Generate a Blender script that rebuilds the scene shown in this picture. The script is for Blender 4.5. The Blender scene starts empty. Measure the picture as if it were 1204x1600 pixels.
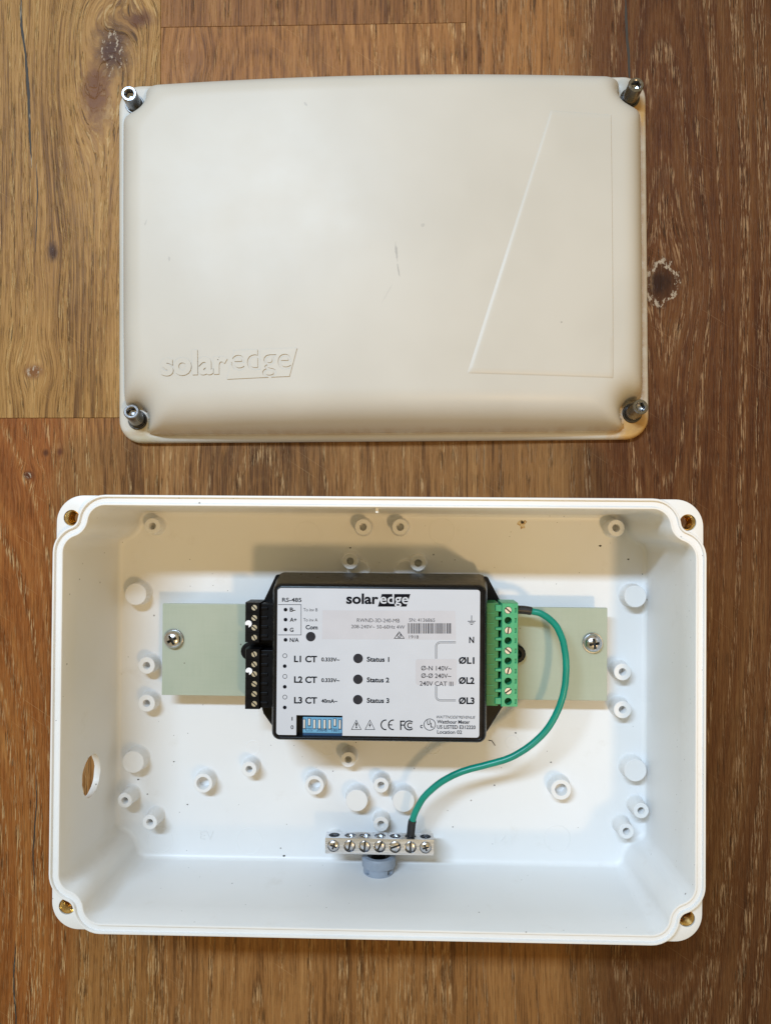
import bpy, bmesh, math, random
from mathutils import Vector, Matrix, Quaternion

# ------------------------------------------------------------------ camera, world, lamps
sc = bpy.context.scene
MM = 0.001
F = 1203.0                       # focal length in photograph pixels (1204 x 1600)
CX, CY = 602.0, 800.0            # optical axis
NX, NY = 631.0, 814.0            # the pixel straight below the lens
HC = 506.0                       # lens height above the floor, mm
DOWN = Vector(((NX - CX) / F, -(NY - CY) / F, -1)).normalized()
QCAM = DOWN.rotation_difference(Vector((0, 0, -1)))
cam = bpy.data.cameras.new('camera')
cam.sensor_fit = 'VERTICAL'; cam.sensor_height = 24; cam.lens = F / 1600 * 24
cam.clip_start = 0.01; cam.clip_end = 50
camo = bpy.data.objects.new('camera', cam); sc.collection.objects.link(camo)
camo.location = (0, 0, HC * MM); camo.rotation_mode = 'QUATERNION'; camo.rotation_quaternion = QCAM
sc.camera = camo

def at(px, py, z=0.0):           # where a point seen at a photo pixel lies when it is z mm above the floor
    r = QCAM @ Vector(((px - CX) / F, -(py - CY) / F, -1))
    t = (HC - z) / -r.z
    return Vector((r.x * t, r.y * t, z))

world = bpy.data.worlds.new('World'); sc.world = world; world.use_nodes = True
bg = world.node_tree.nodes['Background']
bg.inputs[0].default_value = (1.0, 0.79, 0.42, 1); bg.inputs[1].default_value = 0.39

def lamp(name, kind, loc, target, power, color, **kw):
    l = bpy.data.lights.new(name, kind); l.energy = power; l.color = color
    for k, v in kw.items(): setattr(l, k, v)
    o = bpy.data.objects.new(name, l); sc.collection.objects.link(o)
    o.location = loc
    d = (Vector(loc) - Vector(target)).normalized(); ux = Vector((1, 0, 0)); ux = (ux - d * ux.dot(d)).normalized(); uy = d.cross(ux)
    o.rotation_euler = Matrix((ux, uy, d)).transposed().to_euler()      # local x kept along the room's x
    return o
# the window: cool daylight from above left
lamp('window_light', 'AREA', (-0.72, 1.15, 2.15), (-0.02, -0.05, 0.0), 50.0, (0.57, 0.765, 1.0), shape='RECTANGLE', size=1.20, size_y=0.14)
# the warm ceiling spot, low right
lamp('ceiling_spot', 'SPOT', (0.62, -0.68, 1.70), (0.0, 0.13, 0.0), 38.0, (1.0, 0.66, 0.32), shadow_soft_size=0.085, spot_size=math.radians(23), spot_blend=1.0)

sc.render.engine = 'CYCLES'
sc.cycles.use_denoising = True
sc.cycles.max_bounces = 8; sc.cycles.diffuse_bounces = 5; sc.cycles.glossy_bounces = 4
sc.cycles.caustics_reflective = False; sc.cycles.caustics_refractive = False
sc.view_settings.view_transform = 'Standard'; sc.view_settings.look = 'None'
sc.view_settings.exposure = 0.35; sc.view_settings.gamma = 1.0

random.seed(4)
R = math.radians
PI = math.pi

# ------------------------------------------------------------------ material helpers
class S:                          # a shader socket with arithmetic
    def __init__(self, nt, s): self.nt, self.s = nt, s
    def _op(self, op, *a, clamp=False):
        n = self.nt.nodes.new('ShaderNodeMath'); n.operation = op; n.use_clamp = clamp
        for i, v in enumerate((self,) + a):
            if isinstance(v, S): self.nt.links.new(v.s, n.inputs[i])
            else: n.inputs[i].default_value = v
        return S(self.nt, n.outputs[0])
    def __add__(s, o): return s._op('ADD', o)
    __radd__ = __add__
    def __mul__(s, o): return s._op('MULTIPLY', o)
    __rmul__ = __mul__
    def __sub__(s, o): return s._op('SUBTRACT', o)
    def __rsub__(s, o): return (s * -1.0) + o
    def __truediv__(s, o): return s._op('DIVIDE', o)
    def sqrt(s): return s._op('SQRT')
    def abs(s): return s._op('ABSOLUTE')
    def sin(s): return s._op('SINE')
    def pow(s, o): return s._op('POWER', o)
    def gauss(s): return S.const(s.nt, math.e)._op('POWER', s * -1.0)
    def max(s, o): return s._op('MAXIMUM', o)
    def min(s, o): return s._op('MINIMUM', o)
    @staticmethod
    def const(nt, v):
        n = nt.nodes.new('ShaderNodeValue'); n.outputs[0].default_value = v
        return S(nt, n.outputs[0])
    def step(s, a, b):            # smooth step from a to b (a > b falls)
        n = s.nt.nodes.new('ShaderNodeMapRange'); n.interpolation_type = 'SMOOTHSTEP'
        s.nt.links.new(s.s, n.inputs[0])
        lo, hi, t0, t1 = (a, b, 0, 1) if a < b else (b, a, 1, 0)
        n.inputs[1].default_value = lo; n.inputs[2].default_value = hi
        n.inputs[3].default_value = t0; n.inputs[4].default_value = t1
        return S(s.nt, n.outputs[0])

class Mat:
    def __init__(self, name, color=(0.8, 0.8, 0.8), rough=0.5, metal=0.0, spec=0.5):
        self.m = bpy.data.materials.new(name); self.m.use_nodes = True
        self.nt = self.m.node_tree; self.b = self.nt.nodes['Principled BSDF']
        self.b.inputs['Base Color'].default_value = (*color, 1)
        self.b.inputs['Roughness'].default_value = rough
        self.b.inputs['Metallic'].default_value = metal
        self.b.inputs['Specular IOR Level'].default_value = spec
        self.base = color; self.col = None; self._xyz = None
    def xyz(self, world=False):   # millimetre coordinates, object or world
        tc = self.nt.nodes.new('ShaderNodeNewGeometry' if world else 'ShaderNodeTexCoord')
        sx = self.nt.nodes.new('ShaderNodeSeparateXYZ')
        self.nt.links.new(tc.outputs['Position' if world else 'Object'], sx.inputs[0])
        return tuple(S(self.nt, sx.outputs[i]) * 1000.0 for i in range(3))
    def vec(self, x, y, z=0.0):
        c = self.nt.nodes.new('ShaderNodeCombineXYZ')
        for i, v in enumerate((x, y, z)):
            if isinstance(v, S): self.nt.links.new(v.s, c.inputs[i])
            else: c.inputs[i].default_value = v
        return c.outputs[0]
    def noise(self, x, y, z=0.0, detail=2.0, rough=0.5):
        n = self.nt.nodes.new('ShaderNodeTexNoise'); n.inputs['Scale'].default_value = 1.0
        n.inputs['Detail'].default_value = detail; n.inputs['Roughness'].default_value = rough
        self.nt.links.new(self.vec(x, y, z), n.inputs['Vector'])
        return S(self.nt, n.outputs['Fac'])
    def voronoi(self, x, y, z=0.0, rand=1.0):
        n = self.nt.nodes.new('ShaderNodeTexVoronoi'); n.inputs['Scale'].default_value = 1.0
        n.inputs['Randomness'].default_value = rand
        self.nt.links.new(self.vec(x, y, z), n.inputs['Vector'])
        sc_ = self.nt.nodes.new('ShaderNodeSeparateColor'); self.nt.links.new(n.outputs['Color'], sc_.inputs[0])
        return S(self.nt, n.outputs['Distance']), S(self.nt, sc_.outputs[0])
    def mix(self, a, b, f):       # colours are tuples or sockets
        n = self.nt.nodes.new('ShaderNodeMix'); n.data_type = 'RGBA'; n.clamp_factor = True
        self.nt.links.new(f.s, n.inputs[0])
        for i, c in ((6, a), (7, b)):
            if isinstance(c, tuple): n.inputs[i].default_value = (*c, 1)
            else: self.nt.links.new(c, n.inputs[i])
        return n.outputs[2]
    def color(self, c): self.nt.links.new(c, self.b.inputs['Base Color'])
    def rough(self, s): self.nt.links.new(s.s, self.b.inputs['Roughness'])
    def bump(self, h, dist=0.1, strength=0.5):
        n = self.nt.nodes.new('ShaderNodeBump'); n.inputs['Strength'].default_value = strength
        n.inputs['Distance'].default_value = dist * MM
        self.nt.links.new(h.s, n.inputs['Height'])
        self.nt.links.new(n.outputs[0], self.b.inputs['Normal'])

def plain(name, color, rough=0.45, metal=0.0, spec=0.5, vary=0.08, grain=0.35, bump=0.02):
    m = Mat(name, color, rough, metal, spec)
    x, y, z = m.xyz()
    n = m.noise(x * grain, y * grain, z * grain, 4)
    lo = tuple(c * (1 - vary) for c in color); hi = tuple(min(1, c * (1 + vary)) for c in color)
    m.color(m.mix(lo, hi, n.step(0.3, 0.7)))
    m.rough(n * 0.16 + (rough - 0.08))
    if bump: m.bump(m.noise(x * 2.5, y * 2.5, z * 2.5, 2), bump, 0.5)
    return m.m

def wood(name, seed, dark, mid, light, streak, cath=None, knots=(), streak_amt=0.75, width=1.0, heart=None, wob_a=12.0):
    m = Mat(name, mid, 0.42, spec=0.14)
    X, Y, Z = m.xyz(True)
    X2 = X
    for (kx, ky, ka, kb, *_) in knots:
        e = (((X - kx) / (ka * 2.4)).pow(2) + ((Y - ky) / (kb * 3.0)).pow(2)).gauss()
        X2 = X2 - (X - kx) * e * 0.7
    wob = (m.noise(X * 0.012, Y * 0.004, seed, 2) - 0.5) * wob_a
    XS = X2 + wob * 0.35 + (m.noise(X * 0.25, Y * 0.02, seed + 3, 3) - 0.5) * 1.6      # fibres, nearly straight
    U = X2 + wob + (m.noise(X * 0.06, Y * 0.008, seed + 5, 2) - 0.5) * 4.0              # growth rings
    if cath:
        cx, cy, k = cath
        U = ((U - cx).pow(2) + ((Y - cy) * k).pow(2) + 4.0).sqrt()
    n1 = m.noise(U * 0.030, Y * 0.003, seed + 10, 3)
    n2 = m.noise(U * 0.26, Y * 0.006, seed + 20, 3, 0.6)
    n3 = m.noise(XS * 1.7, Y * 0.022, seed + 30, 4, 0.7)
    n4 = m.noise(XS * 0.45, Y * 0.010, seed + 35, 3, 0.6)
    t = n1 * 0.40 + n2 * 0.45 + n3 * 0.55 + n4 * 0.35 - 0.375
    if heart:                     # the redder heartwood side of the same board
        hx, hw, hd, hm, hlt = heart
        hf = ((X + (n1 - 0.5) * 50.0 + (n2 - 0.5) * 14.0 + (n4 - 0.5) * 14.0) - hx) / hw
        hf = hf.step(-1.0, 1.0)
        dark, mid, light = m.mix(dark, hd, hf), m.mix(mid, hm, hf), m.mix(light, hlt, hf)
    c = m.mix(dark, mid, t.step(0.36, 0.52))
    c = m.mix(c, light, t.step(0.50, 0.70))
    ring = m.noise(U * (0.24 / width), Y * 0.0015, seed + 50, 1.5)
    early = ring.step(0.49, 0.60)
    pores = m.noise(XS * 1.9, Y * 0.060, seed + 40, 2).step(0.575, 0.635) * (early * 0.6 + 0.4)
    c = m.mix(c, (0.030, 0.016, 0.008), pores * 0.80)
    dash = m.noise(XS * 1.25, Y * 0.060, seed + 60, 3, 0.65)
    dash2 = m.noise(XS * 2.3, Y * 0.090, seed + 65, 2, 0.6)
    st = (dash.step(0.525, 0.60) * (early * 0.93 + 0.07)).max(dash2.step(0.59, 0.65) * (early * 0.35 + 0.20))
    c = m.mix(c, streak, st * streak_amt)
    bl = m.noise(X * 0.035, Y * 0.012, seed + 80, 5, 0.6).step(0.50, 0.72)
    c = m.mix(c, light, bl * 0.28)
    # hairline scratches across the finish
    sx, sy = X * 0.55 + Y * 0.83, Y * 0.55 - X * 0.83
    scr = m.noise(sx * 1.6, sy * 0.018, seed + 85, 1).step(0.735, 0.75)
    c = m.mix(c, streak, scr * 0.25)
    h = n3 * 0.5 + st * -0.4 + pores * -0.9
    for (kx, ky, ka, kb, kcol, fleck) in knots:
        w = (m.noise(X * 0.10, Y * 0.06, seed + 90 + kx * 0.01, 5, 0.7) - 0.5) * 1.7
        d = (((X - kx) / ka).pow(2) + ((Y - ky) / kb).pow(2)).sqrt() + w
        c = m.mix(c, tuple(v * 0.75 for v in kcol), d.step(1.45, 0.25) * 0.95)
        if fleck:
            fl = m.noise(X * fleck[2], Y * fleck[2] * 0.45, seed + 95, 4, 0.7).step(fleck[3], fleck[3] + 0.05)
            ringm = (d - fleck[0]).abs().step(fleck[1], fleck[1] * 0.4)
            c = m.mix(c, (0.40, 0.33, 0.245), fl * ringm * 0.85)
    m.color(c)
    m.rough(n3 * 0.3 + 0.32)
    m.bump(h, 0.35, 0.8)
    return m.m

# ------------------------------------------------------------------ mesh helpers (millimetres in, metres out)
class MB:
    def __init__(self): self.v, self.f = [], []
    def add(self, verts, faces):
        o = len(self.v); self.v += [Vector(p) for p in verts]; self.f += [tuple(i + o for i in f) for f in faces]
        return o
    def loft(self, loops, cap0=True, cap1=True):
        n = len(loops[0]); o = len(self.v)
        for l in loops: self.v += [Vector(p) for p in l]
        for j in range(len(loops) - 1):
            a, b = o + j * n, o + (j + 1) * n
            for i in range(n):
                k = (i + 1) % n
                self.f.append((a + i, a + k, b + k, b + i))
        if cap0: self.f.append(tuple(o + i for i in reversed(range(n))))
        if cap1: self.f.append(tuple(o + (len(loops) - 1) * n + i for i in range(n)))
    def box(self, c, s, rz=0.0):
        cx, cy, cz = c; hx, hy, hz = (k / 2 for k in s)
        ca, sa = math.cos(rz), math.sin(rz)
        ring = [(-hx, -hy), (hx, -hy), (hx, hy), (-hx, hy)]
        self.loft([[(cx + x * ca - y * sa, cy + x * sa + y * ca, cz + z) for x, y in ring] for z in (-hz, hz)])
    def lathe(self, prof, n=32, M=None, cap0=True, cap1=True):   # prof: (r, z) from the bottom up
        M = M or Matrix.Identity(4)
        loops = [[M @ Vector((r * math.cos(2 * PI * i / n), r * math.sin(2 * PI * i / n), z)) for i in range(n)] for r, z in prof]
        self.loft(loops, cap0, cap1)
    def prism(self, poly, z0, z1):
        self.loft([[(x, y, z) for x, y in poly] for z in (z0, z1)])
    def tube(self, pts, r, n=14):
        loops = []; up = Vector((0, 0, 1)); N = len(pts)
        for i, p in enumerate(pts):
            t = (pts[min(i + 1, N - 1)] - pts[max(i - 1, 0)]).normalized()
            a = t.cross(up)
            if a.length < 1e-3: a = t.cross(Vector((0, 1, 0)))
            a.normalize(); b = a.cross(t)
            rr = r[i] if isinstance(r, (list, tuple)) else r
            loops.append([p + a * rr * math.cos(2 * PI * k / n) - b * rr * math.sin(2 * PI * k / n) for k in range(n)])
        self.loft(loops)
    def mesh(self, name, mat, smooth=35):
        me = bpy.data.meshes.new(name)
        me.from_pydata([tuple(p * MM) for p in self.v], [], self.f)
        bm = bmesh.new(); bm.from_mesh(me); bmesh.ops.recalc_face_normals(bm, faces=bm.faces); bm.to_mesh(me); bm.free()
        if mat: me.materials.append(mat)
        if smooth:
            me.shade_smooth(); me.set_sharp_from_angle(angle=R(smooth))
        return me
    def build(self, name, mat, parent=None, smooth=35, bevel=0, seg=2):
        return put(name, self.mesh(name, mat, smooth), parent, bevel=bevel, seg=seg)

def put(name, me, parent=None, loc=(0, 0, 0), rz=0.0, bevel=0, seg=2):
    o = bpy.data.objects.new(name, me); sc.collection.objects.link(o)
    o.location = Vector(loc) * MM; o.rotation_euler = (0, 0, rz)
    if parent is not None: o.parent = parent.o if isinstance(parent, Root) else parent
    if bevel:
        b = o.modifiers.new('bevel', 'BEVEL'); b.width = bevel * MM; b.segments = seg
        b.limit_method = 'ANGLE'; b.angle_limit = R(40); b.harden_normals = False
    return o

class Root:                       # an Empty at a thing's base
    def __init__(self, name, loc, rz=0.0, label=None, cat=None, group=None, kind=None):
        self.o = bpy.data.objects.new(name, None); sc.collection.objects.link(self.o)
        self.o.empty_display_size = 0.01
        self.loc, self.rz = Vector(loc), rz
        self.o.location = self.loc * MM; self.o.rotation_euler = (0, 0, rz)
        self.inv = (Matrix.Translation(self.loc) @ Matrix.Rotation(rz, 4, 'Z')).inverted()
        tag(self.o, label, cat, group, kind)
    def L(self, px, py, z): return self.inv @ at(px, py, z)

def tag(o, label=None, cat=None, group=None, kind=None):
    if label: o['label'] = label
    if cat: o['category'] = cat
    if group: o['group'] = group
    if kind: o['kind'] = kind
    return o

def rrect(hx, hy, r, n=6, cx=0.0, cy=0.0):
    pts = []
    for qx, qy, a0 in ((1, -1, -PI / 2), (1, 1, 0), (-1, 1, PI / 2), (-1, -1, PI)):
        for i in range(n + 1):
            a = a0 + PI / 2 * i / n
            pts.append((cx + qx * (hx - r) + r * math.cos(a), cy + qy * (hy - r) + r * math.sin(a)))
    return pts

def boolean(o, cutter, op='DIFFERENCE', solver='EXACT'):
    md = o.modifiers.new('cut', 'BOOLEAN'); md.object = cutter; md.operation = op; md.solver = solver; md.material_mode = 'TRANSFER'
    bpy.context.view_layer.update()
    dg = bpy.context.evaluated_depsgraph_get()
    me = bpy.data.meshes.new_from_object(o.evaluated_get(dg))
    o.modifiers.remove(md); old = o.data; o.data = me; bpy.data.meshes.remove(old)
    cm = cutter.data; bpy.data.objects.remove(cutter); bpy.data.meshes.remove(cm)
    me.shade_smooth(); me.set_sharp_from_angle(angle=R(35))

# ------------------------------------------------------------------ text
def text_verts(s, bold=0.0, shear=0.0, extra=None):
    cu = bpy.data.curves.new('t', 'FONT'); cu.body = s; cu.size = 1.0; cu.offset = bold; cu.shear = shear
    cu.resolution_u = 4; cu.dimensions = '2D'; cu.fill_mode = 'BOTH'
    o = bpy.data.objects.new('t', cu); sc.collection.objects.link(o)
    bpy.context.view_layer.update()
    me = bpy.data.meshes.new_from_object(o.evaluated_get(bpy.context.evaluated_depsgraph_get()))
    bm = bmesh.new(); bm.from_mesh(me); bmesh.ops.remove_doubles(bm, verts=bm.verts, dist=1e-5); bm.to_mesh(me); bm.free()
    v = [(p.co.x, p.co.y) for p in me.vertices]; f = [tuple(p.vertices) for p in me.polygons]
    bpy.data.objects.remove(o); bpy.data.curves.remove(cu); bpy.data.meshes.remove(me)
    return v, f
_capv, _ = text_verts('H'); CAP = max(y for x, y in _capv)
_xv, _ = text_verts('x'); XH = max(y for x, y in _xv)

def raise_faces(v2, f, z0, z1, zf=None):      # extrude a flat triangulation: top, bottom and the sides of its border
    n = len(v2); zf = zf or (lambda x, y: 0.0)
    vs = [Vector((x, y, z1 + zf(x, y))) for x, y in v2] + [Vector((x, y, z0 + zf(x, y))) for x, y in v2]
    fs = list(f) + [tuple(i + n for i in reversed(p)) for p in f]
    edges = {}
    for p in f:
        for i in range(len(p)):
            a, b = p[i], p[(i + 1) % len(p)]
            edges[(a, b)] = edges.get((a, b), 0) + 1
    for (a, b) in edges:
        if (b, a) not in edges: fs.append((a, a + n, b + n, b))
    return vs, fs

# ================================================================== materials
M = {}
M['tan'] = None
def box_plastic():
    m = Mat('white_enclosure_plastic', (0.80, 0.79, 0.77), 0.42)
    x, y, z = m.xyz()
    n = m.noise(x * 0.012, y * 0.012, z * 0.012, 4)
    c = m.mix((0.735, 0.735, 0.73), (0.775, 0.775, 0.77), n.step(0.3, 0.7))
    d, r = m.voronoi(x * 0.085, y * 0.085, z * 0.085)                    # settled grit
    sp = d.step(0.06, 0.03) * r.step(0.55, 0.58)
    d2, r2 = m.voronoi(x * 0.21 + 7.0, y * 0.21, z * 0.21)
    sp2 = d2.step(0.075, 0.04) * r2.step(0.80, 0.83)
    c = m.mix(c, (0.10, 0.085, 0.07), sp.max(sp2) * 0.75)
    sm = m.noise(x * 0.05, y * 0.05, z * 0.05, 5, 0.65).step(0.60, 0.78)
    c = m.mix(c, (0.52, 0.47, 0.40), sm * 0.22)
    # the rusty weep under the drilled pin hole
    m.color(c)
    m.rough(n * 0.15 + 0.34)
    m.bump(m.noise(x * 1.1, y * 1.1, z * 1.1, 2), 0.03, 0.35)
    return m.m
M['box'] = box_plastic()
M['black'] = plain('black_abs_plastic', (0.006, 0.006, 0.007), 0.30, spec=0.16, vary=0.2, grain=0.2, bump=0.01)
M['black_term'] = plain('black_terminal_plastic', (0.005, 0.005, 0.006), 0.40, spec=0.12, vary=0.2)
M['label'] = plain('white_label_film', (0.52, 0.56, 0.64), 0.38, vary=0.015, grain=0.05, bump=0)
M['print'] = plain('black_print', (0.004, 0.005, 0.009), 0.6, spec=0.08, vary=0.1, bump=0)
M['print_grey'] = plain('grey_print', (0.035, 0.035, 0.045), 0.6, spec=0.1, vary=0.1, bump=0)
M['sticker'] = plain('silvered_sticker', (0.50, 0.515, 0.58), 0.34, vary=0.02, grain=0.08, bump=0)
M['led'] = plain('smoked_lens', (0.024, 0.026, 0.036), 0.25, spec=0.25, vary=0.1, bump=0)
M['blue'] = plain('blue_switch_plastic', (0.12, 0.34, 0.54), 0.45, vary=0.05)
M['navy'] = plain('navy_switch_side', (0.02, 0.07, 0.16), 0.45, vary=0.05)
M['ivory'] = plain('ivory_slider', (0.62, 0.62, 0.60), 0.4, vary=0.05)
M['green'] = plain('green_terminal_plastic', (0.045, 0.36, 0.17), 0.38, vary=0.08)
M['green_dark'] = plain('green_header_plastic', (0.025, 0.22, 0.075), 0.40, vary=0.08)
M['steel'] = plain('bright_steel', (0.62, 0.62, 0.64), 0.24, 1.0, vary=0.08, grain=0.8)
M['steel_dull'] = plain('dull_steel', (0.42, 0.42, 0.43), 0.34, 1.0, vary=0.15, grain=0.8)
M['steel_bolt'] = plain('socket_bolt_steel', (0.27, 0.27, 0.28), 0.25, 1.0, vary=0.15, grain=0.8)
M['steel_dark'] = plain('blackened_washer_steel', (0.09, 0.085, 0.08), 0.3, 1.0, vary=0.2, grain=0.8)
M['screw_zinc'] = plain('yellow_zinc_screw', (0.66, 0.63, 0.52), 0.36, 0.85, vary=0.1, grain=1.0)
M['screw_warm'] = plain('nickel_screw', (0.66, 0.60, 0.52), 0.40, 0.35, vary=0.1, grain=1.0)
M['slot'] = plain('slot_painted_shade', (0.035, 0.033, 0.028), 0.6, vary=0.1)  # shade in the screw slots, put into the colour of the cut faces
M['brass'] = plain('brass', (0.72, 0.50, 0.20), 0.22, 1.0, vary=0.1, grain=0.8)
M['gland'] = plain('grey_gland_nylon', (0.26, 0.30, 0.36), 0.42, vary=0.05)
M['rubber'] = plain('black_rubber', (0.012, 0.012, 0.012), 0.55, vary=0.2)
M['wire'] = plain('green_wire_sheath', (0.0, 0.24, 0.175), 0.32, vary=0.08, grain=0.1)
M['sleeve'] = plain('black_heat_shrink', (0.014, 0.014, 0.016), 0.42, vary=0.2, bump=0.08)
M['fleck'] = plain('white_marker_paint', (0.85, 0.86, 0.9), 0.4, vary=0.03)
M['dirt'] = plain('dark_grit', (0.03, 0.026, 0.022), 0.8, vary=0.3)

def aluminium():
    m = Mat('tinned_aluminium', (0.66, 0.65, 0.62), 0.33, 1.0)
    x, y, z = m.xyz()
    n = m.noise(x * 0.05, y * 3.0, z * 3.0, 4, 0.7)
    m.color(m.mix((0.52, 0.54, 0.57), (0.84, 0.87, 0.92), n.step(0.3, 0.7)))
    m.rough(n * 0.3 + 0.12); m.bump(n, 0.05, 0.5)
    return m.m
M['alu'] = aluminium()

def fr4():
    m = Mat('pale_green_glass_laminate', (0.50, 0.58, 0.46), 0.42)
    x, y, z = m.xyz()
    n = m.noise(x * 0.02, y * 0.02, 0.0, 3)
    w = m.noise(x * 0.8, y * 0.05, 0.0, 2) * 0.5 + m.noise(x * 0.05, y * 0.8, 2.0, 2) * 0.5
    c = m.mix((0.335, 0.385, 0.30), (0.38, 0.42, 0.335), (n * 0.7 + w * 0.3).step(0.35, 0.65))
    d, r = m.voronoi(x * 0.07, y * 0.07, 0.0)
    c = m.mix(c, (0.09, 0.08, 0.06), d.step(0.045, 0.025) * r.step(0.5, 0.55) * 0.8)
    m.color(c); m.rough(n * 0.15 + 0.36); m.bump(w, 0.03, 0.3)
    return m.m
M['fr4'] = fr4()

# ================================================================== floor
floor = Root('wood_floor', (0, 0, 0), 0, kind='structure')
def fx(px, py): p = at(px, py, 0); return p.x, p.y
KN = (0.075, 0.040, 0.028)
def kn(px, py, apx, bpx, col, fleck=None):
    x, y = fx(px, py); return (x, y, apx * HC / F, bpx * HC / F, col, fleck)
xa, _ = fx(251, 100); xb, _ = fx(728, 60); PW = xb - xa
_, yj1 = fx(490, 39); _, yj2 = fx(90, 653)
cr, cl, cm_ = fx(1036, 440), fx(-40, 1420), fx(405, 1640)
xh1 = fx(105, 900)[0]; xh2 = fx(905, 740)[0]
wl = wood('oak_tan', 1.0, (0.112, 0.050, 0.013), (0.296, 0.155, 0.045), (0.438, 0.263, 0.097), (0.504, 0.342, 0.156),
          knots=[kn(176, 80, 30, 46, (0.077, 0.031, 0.017), (0.45, 0.45, 0.42, 0.56)), kn(218, 30, 26, 16, (0.142, 0.057, 0.025)), kn(150, 150, 24, 56, (0.186, 0.077, 0.030)),
                 kn(83, 393, 8, 15, (0.066, 0.029, 0.015), (0.2, 0.3, 0.6, 0.58)), kn(55, 580, 15, 12, (0.219, 0.088, 0.026), (0.1, 0.8, 0.35, 0.50))], streak_amt=0.62)
wlo = wood('oak_orange', 31.0, (0.108, 0.042, 0.012), (0.268, 0.119, 0.034), (0.381, 0.196, 0.065), (0.515, 0.329, 0.155),
           cath=(cl[0], cl[1], 0.20), knots=[kn(44, 743, 8, 7, (0.092, 0.029, 0.012), (0.5, 0.3, 0.6, 0.5)), kn(72, 708, 5, 6, (0.103, 0.034, 0.012)), kn(94, 706, 5, 7, (0.144, 0.046, 0.016))], width=1.2, streak_amt=0.85,
           heart=(xh1, -13.0, (0.139, 0.041, 0.008), (0.237, 0.078, 0.017), (0.346, 0.145, 0.038)))
wm0 = wood('oak_brown', 61.0, (0.086, 0.034, 0.011), (0.213, 0.092, 0.029), (0.308, 0.153, 0.055), (0.404, 0.240, 0.108), streak_amt=0.65)
wm = wood('oak_mid', 91.0, (0.105, 0.042, 0.013), (0.272, 0.120, 0.036), (0.387, 0.197, 0.069), (0.543, 0.334, 0.157),
          cath=(cm_[0], cm_[1], 0.11), knots=[kn(300, 90, 14, 18, (0.300, 0.132, 0.043))], streak_amt=0.75)
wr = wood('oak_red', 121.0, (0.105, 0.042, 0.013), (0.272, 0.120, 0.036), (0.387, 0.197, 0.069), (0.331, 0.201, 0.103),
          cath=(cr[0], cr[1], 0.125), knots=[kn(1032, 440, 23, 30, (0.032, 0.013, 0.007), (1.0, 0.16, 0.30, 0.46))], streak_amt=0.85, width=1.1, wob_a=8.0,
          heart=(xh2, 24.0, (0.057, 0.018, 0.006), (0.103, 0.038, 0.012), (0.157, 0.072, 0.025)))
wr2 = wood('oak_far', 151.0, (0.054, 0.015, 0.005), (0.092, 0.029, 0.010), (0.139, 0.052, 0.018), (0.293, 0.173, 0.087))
def plank(x0, x1, y0, y1, mat):
    g = 0.12
    mb = MB(); mb.box(((x0 + x1) / 2, (y0 + y1) / 2, -5), (x1 - x0 - 2 * g, y1 - y0 - 2 * g, 10))
    return mb.build('plank', mat, floor, smooth=0, bevel=0.18, seg=2)
YT, YB = 620, -640
plank(xa - PW, xa, yj2, YT, wl); p_left = plank(xa - PW, xa, YB, yj2, wlo)
plank(xa - 2 * PW, xa - PW, YB, YT, wm0)
plank(xa, xb, yj1, YT, wm0); plank(xa, xb, YB, yj1, wm)
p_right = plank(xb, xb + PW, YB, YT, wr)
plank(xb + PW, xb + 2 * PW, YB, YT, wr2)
mb = MB(); mb.box(((xa + xb) / 2, 0, -14), (5 * PW, 1300, 8))
tag(mb.build('subfloor', plain('dark_subfloor', (0.02, 0.014, 0.01), 0.9), floor, smooth=0))
def crack(pts, w0, parent_mat, seed):
    rnd = random.Random(seed); left, right = [], []
    P = [Vector((*fx(*p), 0)) for p in pts]; Q = []
    for a, b in zip(P[:-1], P[1:]):
        k = max(2, int((b - a).length / 2.5)); Q += [a.lerp(b, i / k) for i in range(k)]
    Q.append(P[-1]); n = len(Q)
    for i, q in enumerate(Q):
        ww = ww * 0.75 + 0.25 * (0.25 + 1.0 * rnd.random()) if i else 0.6
        w = w0 * ww * min(1, 0.15 + 4 * min(i, n - 1 - i) / n) / 2
        ox = ox * 0.8 + (rnd.random() - 0.5) * 0.35 if i else 0.0; x = q.x + ox
        left.append((x - w, q.y)); right.append((x + w, q.y))
    m = MB(); top, bot = 0.08, -0.5
    for z in (top, bot): m.v += [Vector((x, y, z)) for x, y in left] + [Vector((x, y, z)) for x, y in right]
    for i in range(n - 1): m.f.append((i, n + i, n + i + 1, i + 1))
    return m.build('filled_crack', parent_mat, floor, smooth=0)
def filler():
    m = Mat('dark_crack_filler', (0.03, 0.025, 0.02), 0.7); x, y, z = m.xyz()
    m.color(m.mix((0.032, 0.025, 0.018), (0.30, 0.25, 0.18), m.noise(x * 0.3, y * 0.045, 0, 3).step(0.58, 0.66))); return m.m
M['crack'] = filler()
crack([(33, -20), (34, 40), (41, 85), (45, 150), (47, 210), (50, 262)], 2.2, M['crack'], 1)
crack([(57, 250), (59, 300), (58, 350), (55, 395)], 0.9, M['crack'], 2)
crack([(976, -20), (978, 40), (981, 90), (984, 140)], 1.9, M['crack'], 3)
crack([(56, 1190), (58, 1250), (52, 1330), (56, 1400), (50, 1480), (26, 1440)][:4], 0.9, M['crack'], 4)
crack([(24, 1470), (22, 1530), (26, 1620)], 1.3, M['crack'], 5)

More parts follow.
